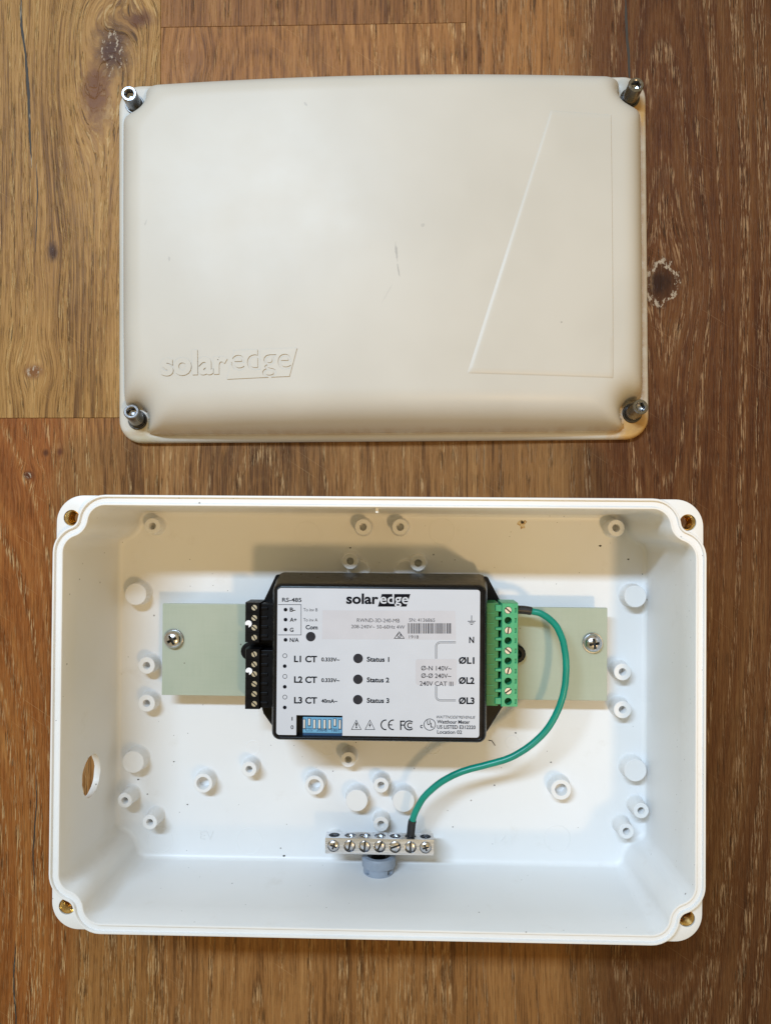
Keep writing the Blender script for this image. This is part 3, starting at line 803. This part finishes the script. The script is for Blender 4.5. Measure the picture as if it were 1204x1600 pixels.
def stroke(pts, w, name='print', mat='print', z=0.06, closed=False):
    pv = [Vector(P(*p)) for p in pts]; n = len(pv); w = w * KT / 2; L_, R_ = [], []
    for i in range(n):
        if closed: a, b = pv[i - 1], pv[(i + 1) % n]
        else: a, b = pv[max(i - 1, 0)], pv[min(i + 1, n - 1)]
        d0 = (pv[i] - a); d1 = (b - pv[i])
        if d0.length < 1e-6: d0 = d1
        if d1.length < 1e-6: d1 = d0
        d0.normalize(); d1.normalize(); t = (d0 + d1).normalized(); nn = Vector((-t.y, t.x)); k = w / max(0.45, nn.dot(Vector((-d0.y, d0.x))))
        L_.append(pv[i] + nn * k); R_.append(pv[i] - nn * k)
    v = [tuple(p) for p in L_] + [tuple(p) for p in R_]
    rng = range(n if closed else n - 1)
    flat(v, [(i, n + i, n + (i + 1) % n, (i + 1) % n) for i in rng], name, mat, z)
def disc(px, py, r, name='print', mat='print', z=0.06, n=28): poly2([(px + r * math.cos(2 * PI * i / n), py - r * math.sin(2 * PI * i / n)) for i in range(n)], name, mat, z)
def circle(px, py, r, w, **k): stroke([(px + r * math.cos(2 * PI * i / 32), py - r * math.sin(2 * PI * i / 32)) for i in range(32)], w, closed=True, **k)
Z1 = lambda x, y: (370 + x / 4.816, 880 + y / 4.816)
Z2 = lambda x, y: (600 + x / 4.816, 880 + y / 4.816)
def t1(s, x0, x1, b, cap, bold=0.0, f=Z1, **k): (a, bb), (c_, _) = f(x0, b), f(x1, b); txt(s, a, c_, bb, cap / 4.816, bold, **k)
def t2(s, x0, x1, b, cap, bold=0.0, **k): t1(s, x0, x1, b, cap, bold, Z2, **k)
# word mark on the face
t1('solar', 822, 1064, 303, 73, 0.03)
poly2([Z1(1060, 327), (634.6, 880 + 327 / 4.816), (640.8, 928.2), Z1(1090, 232)], 'print', 'print', 0.05)
t1('edge', 1076, 1290, 303, 73, 0.012, mat='label', z=0.09)
# stickers
poly2([(503.5, 953.5), (711, 954.5), (712, 999.5), (503, 998.5)], 'sticker', 'sticker', 0.04)
st = [Z2(*p) for p in ((250, 722), (535, 722), (545, 732), (545, 905), (535, 916), (248, 916), (236, 905), (236, 734))]
poly2(st, 'sticker', 'sticker', 0.04)
t1('RS-485', 340, 487, 290, 29, 0.018)
stroke([Z1(309, 312), Z1(483, 312), Z1(483, 540), Z1(309, 540)], 0.75)
for (y, s, x1, yb) in ((350, 'B-', 440, 364), (425, 'A+', 450, 440), (500, 'G', 426, 516), (577, 'N/A', 466, 592)):
    disc(*Z1(366, y), 2.9); t1(s, 398, x1, yb, 29, 0.025)
t1('To inv B', 500, 607, 362, 24, mat='print_grey'); t1('To inv A', 500, 607, 438, 24, mat='print_grey'); t1('Com', 517, 608, 497, 30, 0.03)
for i in range(3):
    y = 697 + 155.5 * i; circle(*Z1(361, y), 3.2, 0.75); disc(*Z1(360, y + 78), 2.9)
    t1('L%d CT' % (i + 1), 430, 603, 743 + 155.5 * i, 45, 0.032)
    t1(('0.333V~', '0.333V~', '40mA~')[i], 635, (772, 772, 755)[i], 738 + 156 * i, 27, 0.03)
    t1('Status %d' % (i + 1), 977, 1145, 740 + 155 * i, 34, 0.03)
t1('1', 412, 419, 1185, 28, 0.0); t1('0', 405, 426, 1249, 28, 0.012)
for px, py in ((485.3, 994.8), (559.2, 1028.9), (559, 1061.5), (558.8, 1093.3)): disc(px, py, 7.5, 'indicator_window', 'led', 0.07)
txt('RWND-3D-240-MB', 557.5, 624, 972, 5.8, 0.0, 'print_grey'); txt('208-240V~ 50-60Hz 4W', 548.5, 632, 981.7, 5.4, 0.0, 'print_grey')
t2('SN: 4136865', 187, 380, 440, 26, mat='print_grey'); t2('1918', 187, 258, 567, 24, mat='print_grey')
rb = random.Random(3); x = 176.0
while x < 503:
    w = rb.choice((2.5, 3, 5, 8)); poly2([Z2(x, 530), Z2(min(507, x + w), 530), Z2(min(507, x + w), 452), Z2(x, 452)], 'print', 'print_grey', 0.06); x += w + rb.choice((3.5, 4, 6, 8))
stroke([Z2(76, 566), Z2(113, 516), Z2(150, 566)], 0.9, closed=True); circle(*Z2(113, 546), 3.0, 0.8); stroke([Z2(106, 547), Z2(112, 553), Z2(124, 538)], 0.8)
# earth sign
stroke([Z2(657, 393), Z2(657, 436)], 0.9); stroke([Z2(628, 437), Z2(686, 437)], 1.0); stroke([Z2(638, 449), Z2(676, 449)], 1.0); stroke([Z2(648, 461), Z2(666, 461)], 1.0)
t2('N', 638, 675, 600, 44, 0.03)
for i in range(3): t2('ØL%d' % (i + 1), 560, 677, 755 + 151.5 * i, 46, 0.036)
def lead(y0, y1, yc):
    s = 1 if y1 > y0 else -1; pts = [Z2(538, y0), Z2(422, y0)] + [Z2(422 - 32 * math.sin(R(a)), y0 + s * 32 * (1 - math.cos(R(a)))) for a in range(15, 91, 15)] + [Z2(390, y1)]
    stroke(pts, 2.6, z=0.055); stroke([pts[0]] + pts[1:], 1.3, mat='label', z=0.075)
lead(596, 719, 0); lead(1033, 926, 0)
t2('Ø-N 140V~', 278, 505, 806, 33, 0.01, mat='print_grey'); t2('Ø-Ø 240V~', 278, 502, 863, 33, 0.01, mat='print_grey'); t2('240V CAT III', 267, 517, 922, 33, 0.008, mat='print_grey')
for cx in (898, 1000): stroke([Z1(cx - 36, 1252), Z1(cx, 1182), Z1(cx + 36, 1252)], 0.8, closed=True)
t1('!', 892, 905, 1240, 38, 0.03)
poly2([Z1(1004, 1196), Z1(990, 1224), Z1(999, 1222), Z1(995, 1243), Z1(1010, 1214), Z1(1001, 1216)])
def arc_stroke(c, rx, ry, a0, a1, w, f): stroke([f(c[0] + rx * math.cos(R(a0 + (a1 - a0) * i / 14)), c[1] - ry * math.sin(R(a0 + (a1 - a0) * i / 14))) for i in range(15)], w)
arc_stroke((1118, 1217), 34, 36, 80, 280, 1.8, Z1); arc_stroke((1174, 1217), 34, 36, 80, 280, 1.8, Z1); stroke([Z1(1142, 1217), Z1(1168, 1217)], 1.6)
stroke([Z2(156, 1190), Z2(124, 1190), Z2(124, 1256)], 2.0); stroke([Z2(124, 1219), Z2(150, 1219)], 1.7)
arc_stroke((188, 1221), 36, 34, 45, 315, 1.8, Z2); arc_stroke((194, 1221), 18, 18, 40, 320, 1.6, Z2)
circle(*Z2(342, 1215), 8.9, 1.0); t2('U', 322, 345, 1217, 34, 0.02); t2('L', 349, 368, 1236, 34, 0.02); t2('c', 270, 289, 1241, 34, 0.02)
t2('WattNode®Revenue'.upper().replace('®', '*'), 393, 683, 1168, 21, 0.0, shear=0.3)
t2('Watthour Meter', 397, 642, 1206, 26, 0.018); t2('US LISTED E312220', 397, 684, 1245, 26, 0.018); t2('Location 02', 398, 583, 1283, 26, 0.012)
# dip switches
sw = MB(); zs = HM - 2.6
bx0, bx1 = dx0 + (dx1 - dx0) * 0.13, dx1 - 0.2; by0, by1 = dy0 + (dy1 - dy0) * 0.13, dy1 - 1.6
sw.box(((bx0 + bx1) / 2, (by0 + by1) / 2, zs - 0.95), (bx1 - bx0, by1 - by0, 1.9))
swo = sw.build('switch_bank', M['blue'], meter, smooth=0, bevel=0.15)
s2 = MB(); s2.box(((bx0 + bx1) / 2, dy0 + 0.9, zs - 1.2), (bx1 - bx0, 1.7, 1.4)); s2.build('switch_base', M['navy'], swo, smooth=0)
for k in range(8):
    xk = bx0 + (bx1 - bx0) * (0.035 + 0.93 * k / 7.2); up = k in (1, 6); yk = by1 - (by1 - by0) * (0.30 if up else 0.42); ln = (by1 - by0) * (0.42 if up else 0.55)
    s3 = MB(); s3.box((xk, yk, zs + 0.35), (1.0, ln, 0.8)); s3.build('slider', M['ivory'], swo, smooth=0, bevel=0.15)
    s4 = MB(); s4.box((xk, yk - 0.2, zs + 0.02), (1.75, ln + 0.9, 0.06)); s4.build('slot', M['navy'], swo, smooth=0)
for s, a, b in (('CTS', 0.07, 0.24), ('206-8', 0.35, 0.61), ('T801', 0.70, 0.91)):
    v, f = text_verts(s, 0.01); x0 = min(p[0] for p in v); x1 = max(p[0] for p in v); sx = (bx1 - bx0) * (b - a) / (x1 - x0)
    t = MB(); t.add([(bx0 + (bx1 - bx0) * a + (x - x0) * sx, by0 + 0.9 + y * 1.7 / CAP, zs + 0.05) for x, y in v], f); t.build('lettering', M['navy'], swo, smooth=0)
# terminal strips
def slotted(r, mat, key=[{}]):
    k = (r, mat)
    if k not in key[0]:
        m = MB(); m.lathe([(r, -3), (r, -0.15), (r - 0.15, 0)], 24); o = m.build('screw', M[mat], None, smooth=35)
        c = MB(); c.box((0, 0, 0), (2.4 * r, r * 0.42, 1.2)); boolean(o, c.build('cut', M['slot'], None, smooth=0))
        key[0][k] = o.data; bpy.data.objects.remove(o)
    return key[0][k]
ZB = 62.0                                  # top of the terminal strips
def strip(px0, px1, py0, py1, z0, z1, mat, name, cuts, chamfer=1.2):
    a, b = meter.L((px0 + px1) / 2, py0, z1), meter.L((px0 + px1) / 2, py1, z1)
    l, r = meter.L(px0, (py0 + py1) / 2, z1), meter.L(px1, (py0 + py1) / 2, z1)
    m = MB(); yy0, yy1 = b.y, a.y; x0, x1 = l.x, r.x; h0, h1 = z0 - ZQ1, z1 - ZQ1
    m.loft([[(x0, yy0, h0), (x1, yy0, h0), (x1, yy1, h0), (x0, yy1, h0)], [(x0, yy0, h1 - chamfer), (x1, yy0, h1 - chamfer), (x1, yy1, h1 - chamfer), (x0, yy1, h1 - chamfer)],
            [(x0 + chamfer * 0.4, yy0 + 0.2, h1), (x1 - chamfer * 0.4, yy0 + 0.2, h1), (x1 - chamfer * 0.4, yy1 - 0.2, h1), (x0 + chamfer * 0.4, yy1 - 0.2, h1)]])
    o = m.build(name, M[mat], meter, smooth=0)
    for c in cuts: boolean(o, c.build('cut', None, meter, smooth=0))
    return o, (x0, x1, yy0, yy1, h0, h1)
rs = random.Random(12)
def cyl_cut(px, py, r, depth, z):
    p = meter.L(px, py, z); c = MB(); c.lathe([(r, z - ZQ1 - depth), (r, z - ZQ1 + 2)], 20, Matrix.Translation((p.x, p.y, 0))); return c
def many(cs):
    m = MB()
    for c in cs: m.add(c.v, c.f)
    return m
YL = [949.5, 965.5, 980.7, 996.3]; YL2 = [1022.3, 1038, 1053.2, 1068.6, 1084.3, 1099.8]
for ys, y0, y1 in ((YL, 941.5, 1004), (YL2, 1014, 1108.5)):
    cuts = [many([cyl_cut(397.2, y, 2.0, 2.0, ZB) for y in ys])]
    grooves = MB()
    for ya, yb in zip(ys[:-1], ys[1:]):
        p = meter.L(395, (ya + yb) / 2, ZB); c = MB(); c.box((p.x, p.y, ZB - ZQ1), (14, 0.35, 0.7)); grooves.add(c.v, c.f)
    o, d = strip(382.5, 406, y0, y1, ZQ1 + 4, ZB, 'black_term', 'terminal_strip', cuts + [grooves])
    for y in ys:
        p = meter.L(397.2, y, ZB - 0.6); put('screw', slotted(1.72, 'screw_zinc'), o, (p.x, p.y, ZB - ZQ1 - 0.55), rs.uniform(-1.1, -0.5))
# header ribs between the black strips and the case
for y0, y1, n in ((943, 1001, 4), (1016, 1106, 6)):
    a = meter.L(406.5, y0, ZB - 3); b = meter.L(424, y1, ZB - 3); m = MB(); m.box(((a.x - MX - 1.0) / 2, (a.y + b.y) / 2, (ZB - 3 - ZQ1 + 5) / 2), (-MX - 1.0 - a.x, a.y - b.y, ZB - 3 - ZQ1 - 5))
    h = m.build('terminal_header', M['black_term'], meter, smooth=0, bevel=0.3)
    for k in range(n):
        yk = a.y + (b.y - a.y) * (k + 0.5) / n; r_ = MB(); r_.box((a.x + 2.6, yk, ZB - 3 - ZQ1 + 0.4), (4.0, 1.6, 0.9)); r_.build('latch', M['black_term'], h, smooth=0, bevel=0.2)
# white paint dabs on two of the poles
for px, py in ((388.2, 974.5), (389, 1048.5)):
    p = meter.L(px, py, ZB); m = MB(); n = 22
    pts = [(1.95 * math.cos(a), 1.95 * math.sin(a)) for a in [R(-75 + 275 * k / n) for k in range(n + 1)]] + [(-0.35, -0.9), (-0.2, -0.4), (0.1, -0.9), (0.2, -2.3)]
    m.prism(pts, 0.0, 0.12); put('paint_dab', m.mesh('paint_dab', M['fleck'], 0), meter, (p.x, p.y, ZB - ZQ1 + 0.02))
# green plug
YS = [953.5 + 31.6 * k for k in range(5)]; YH = [969.6 + 31.6 * k for k in range(5)]
cuts = [many([cyl_cut(793.4, y, 2.15, 1.6, ZB + 3) for y in YS] + [cyl_cut(793.4, y, 2.1, 7.5, ZB + 3) for y in YH])]
sl = MB(); p0 = meter.L(805, 960, ZB + 3)
for k in range(10):
    p = meter.L(804.9, 953.6 + 15.85 * k, ZB + 3); c = MB(); c.box((p.x, p.y, ZB + 3 - ZQ1), (1.0, 2.6, 2.2)); sl.add(c.v, c.f)
plug, d = strip(782.8, 808.8, 942.5, 1104.5, ZQ1 + 4, ZB + 3, 'green', 'terminal_plug', cuts + [sl], 0.8)
for y in YS:
    p = meter.L(793.4, y, ZB + 2.4); put('screw', slotted(1.95, 'screw_warm'), plug, (p.x, p.y, ZB + 3 - ZQ1 - 0.5), rs.choice((1.4, 1.3, 0.7, 0.6, -0.7)))
a = meter.L(760, 942, ZB + 1); b = meter.L(777.5, 1103, ZB + 1)
m = MB(); m.box(((MX + 0.9 + b.x) / 2, (a.y + b.y) / 2, (ZB + 1 - ZQ1 + 5) / 2), (b.x - MX - 0.9, a.y - b.y, ZB + 1 - ZQ1 - 5))
hd = m.build('terminal_header', M['green_dark'], meter, smooth=0, bevel=0.25)
gx = meter.L(765.5, 1000, ZB + 1).x
for k in range(1, 10):
    y = a.y + (b.y - a.y) * k / 10; r_ = MB(); r_.box((gx, y, ZB + 1 - ZQ1 + 0.1), (4.2, 0.35, 0.5)); r_.build('rib', M['green'], hd, smooth=0)
for k in range(10):
    y = a.y + (b.y - a.y) * (k + 0.5) / 10; r_ = MB(); big = k in (0, 9)
    r_.box(((b.x + d[0]) / 2 - 0.6, y, ZB + 1 - ZQ1 - 1.0), (d[0] - b.x + 2.4, 3.6 if big else 1.6, 4.0)); r_.build('latch', M['green'], hd, smooth=0, bevel=0.3)
m = MB(); m.box(((b.x + d[0]) / 2, (a.y + b.y) / 2, (ZB - 8 - ZQ1) / 2 + 2), (d[0] - b.x + 0.6, a.y - b.y - 4, ZB - 10 - ZQ1)); m.build('header_skirt', M['green_dark'], hd, smooth=0)

# ================================================================== earth bar
ZE0, ZE1 = ZF + 13.0, ZF + 22.5
eq = [at(508.5, 1309.5, ZE1), at(677.5, 1312, ZE1), at(677, 1337, ZE1), at(507.5, 1333.5, ZE1)]
ec = sum(eq, Vector()) / 4; ec.z = ZE0
bar = Root('earth_bar', ec, BR, 'silver metal earth terminal bar with seven screws at the bottom of the box', 'terminal bar')
q = [bar.inv @ p for p in eq]; EX = (q[1].x - q[0].x + q[2].x - q[3].x) / 4; EY = (q[0].y - q[3].y + q[1].y - q[2].y) / 4; EH = ZE1 - ZE0
m = MB(); m.box((0, 0, EH / 2), (2 * EX, 2 * EY, EH)); bo = m.build('bar', M['alu'], bar, smooth=0)
EXS = [521, 546, 569.5, 593, 617, 641, 664.5]
xs = [bar.L(px, 1323, ZE1).x for px in EXS]
cy = MB(); cz = MB()
for i, x in enumerate(xs):
    cz.lathe([(3.55, EH - 3.2), (3.55, EH + 2)], 28, Matrix.Translation((x, 0, 0)))
    T = Matrix.Translation((x, EY, EH * 0.52)) @ Matrix.Rotation(R(90), 4, 'X')
    cy.lathe([(3.3, -2), (3.3, 6.5)], 28, T)
boolean(bo, cz.build('cut', None, bar, smooth=0)); boolean(bo, cy.build('cut', None, bar, smooth=0))
def bar_screw(r, key=[None]):
    if key[0] is None:
        m = MB(); pr = [(2.5, -6.2), (2.6, -3), (r, -2.4)]
        for k in range(5): a = PI / 2 * k / 5; pr.append((r * math.cos(a) ** 0.6, -0.5 + 0.95 * math.sin(a)))
        m.lathe(pr, 28); o = m.build('screw', M['steel'], None, smooth=40)
        c = MB(); c.box((0, 0, 0.4), (2.6 * r, 1.1, 2.4)); boolean(o, c.build('cut', M['slot'], None, smooth=0)); key[0] = o.data; bpy.data.objects.remove(o)
    return key[0]
rot = [0, 1.35, 1.5, 1.1, 0.35, 1.57, 0]
for i, x in enumerate(xs):
    if i in (0, 6):
        s = phillips(3.45, 2.0, M['steel'], 0.35 * (1 if i else -1)); s.parent = bar.o; s.location = Vector((x, 0, EH - 1.2)) * MM
    else: put('screw', bar_screw(3.25), bar, (x, 0, EH - (0.6 if i == 4 else 1.1)), rot[i])

# ================================================================== cable gland
gp = box.L(591.5, 1340, ZF + 13)
wall_y = -(B0 - 1.9)
gw = (Matrix.Translation(box.loc) @ Matrix.Rotation(BR, 4, 'Z')) @ Vector((gp.x, wall_y, ZF + 12.2))
gland = Root('cable_gland', gw, BR, 'grey round cable gland through the lower wall beneath the earth bar', 'cable gland')
T = Matrix.Rotation(R(-90), 4, 'X')        # local z runs into the box
m = MB(); m.lathe([(9.2, -6), (9.2, -0.1), (9.3, 0.0), (9.3, 3.6), (9.6, 3.7), (10.1, 4.0), (10.2, 4.6), (10.2, 9.0), (9.6, 9.8), (8.6, 10.0), (7.2, 10.0), (6.9, 9.4), (6.7, 1.0)], 44, T)
go = m.build('lock_nut', M['gland'], gland, smooth=32)
c = MB()
for a in (40, 140, 230, 320): c.box((9.6 * math.cos(R(a)), 2.0, 9.6 * math.sin(R(a))), (3.6, 2.8, 3.6), 0)
boolean(go, c.build('cut', None, gland, smooth=0))
m = MB(); m.lathe([(6.6, 1.2), (6.6, 7.5), (5.9, 8.2), (4.6, 8.3), (4.4, 7.6), (4.2, 1.3)], 36, T); m.build('seal', M['rubber'], gland)

# ================================================================== earth wire
def smooth_path(P_, k=10):
    out = []
    Q = [P_[0]] + P_ + [P_[-1]]
    for i in range(1, len(Q) - 2):
        a, b, c_, d_ = Q[i - 1:i + 3]
        for j in range(k):
            t = j / k
            out.append(0.5 * ((2 * b) + (c_ - a) * t + (2 * a - 5 * b + 4 * c_ - d_) * t * t + (3 * b - a - 3 * c_ + d_) * t ** 3))
    out.append(P_[-1]); return out
wpx = [(806, 952.5, 56), (818, 953, 56), (830, 955, 56), (847, 960, 57), (864, 973, 58), (876, 993, 59), (882.5, 1020, 60), (884, 1050, 60), (880, 1083, 60), (870, 1112, 59), (853, 1141, 58),
       (827, 1166, 57), (794, 1185, 56), (755, 1196, 55), (720, 1206, 54), (690, 1221, 52), (666, 1241, 50), (651, 1263, 48), (644, 1283, 46), (642, 1297, 44), (641.3, 1306, 43)]
wroot = Root('earth_wire', at(884, 1050, ZF), 0, 'green insulated wire curving from the green terminal plug to the earth bar', 'wire')
pw = [wroot.inv @ at(*p) for p in wpx]
path = smooth_path(pw)
rw = random.Random(5); kx = ky = 0.0
for i_ in range(24, len(path) - 24):             # slight hand-bent waviness
    kx = kx * 0.85 + rw.uniform(-0.06, 0.06); ky = ky * 0.85 + rw.uniform(-0.06, 0.06)
    path[i_] = path[i_] + Vector((kx, ky, 0))
m = MB(); m.tube(path, 1.95, 18); m.build('sheath', M['wire'], wroot, smooth=60)
def sleeve(i0, i1, name):
    seg = path[i0:i1 + 1]; m = MB(); n = len(seg)
    m.tube(seg, [2.45 if 0 < i < n - 1 else 2.2 for i in range(n)], 18); m.build(name, M['sleeve'], wroot, smooth=40)
sleeve(0, 20, 'sleeve'); sleeve(len(path) - 22, len(path) - 1, 'sleeve')

for o in list(sc.collection.objects):
    if o.type == 'LIGHT' or o.type == 'CAMERA': o['kind'] = 'structure' if False else ''
    if o.get('kind') == '': del o['kind']
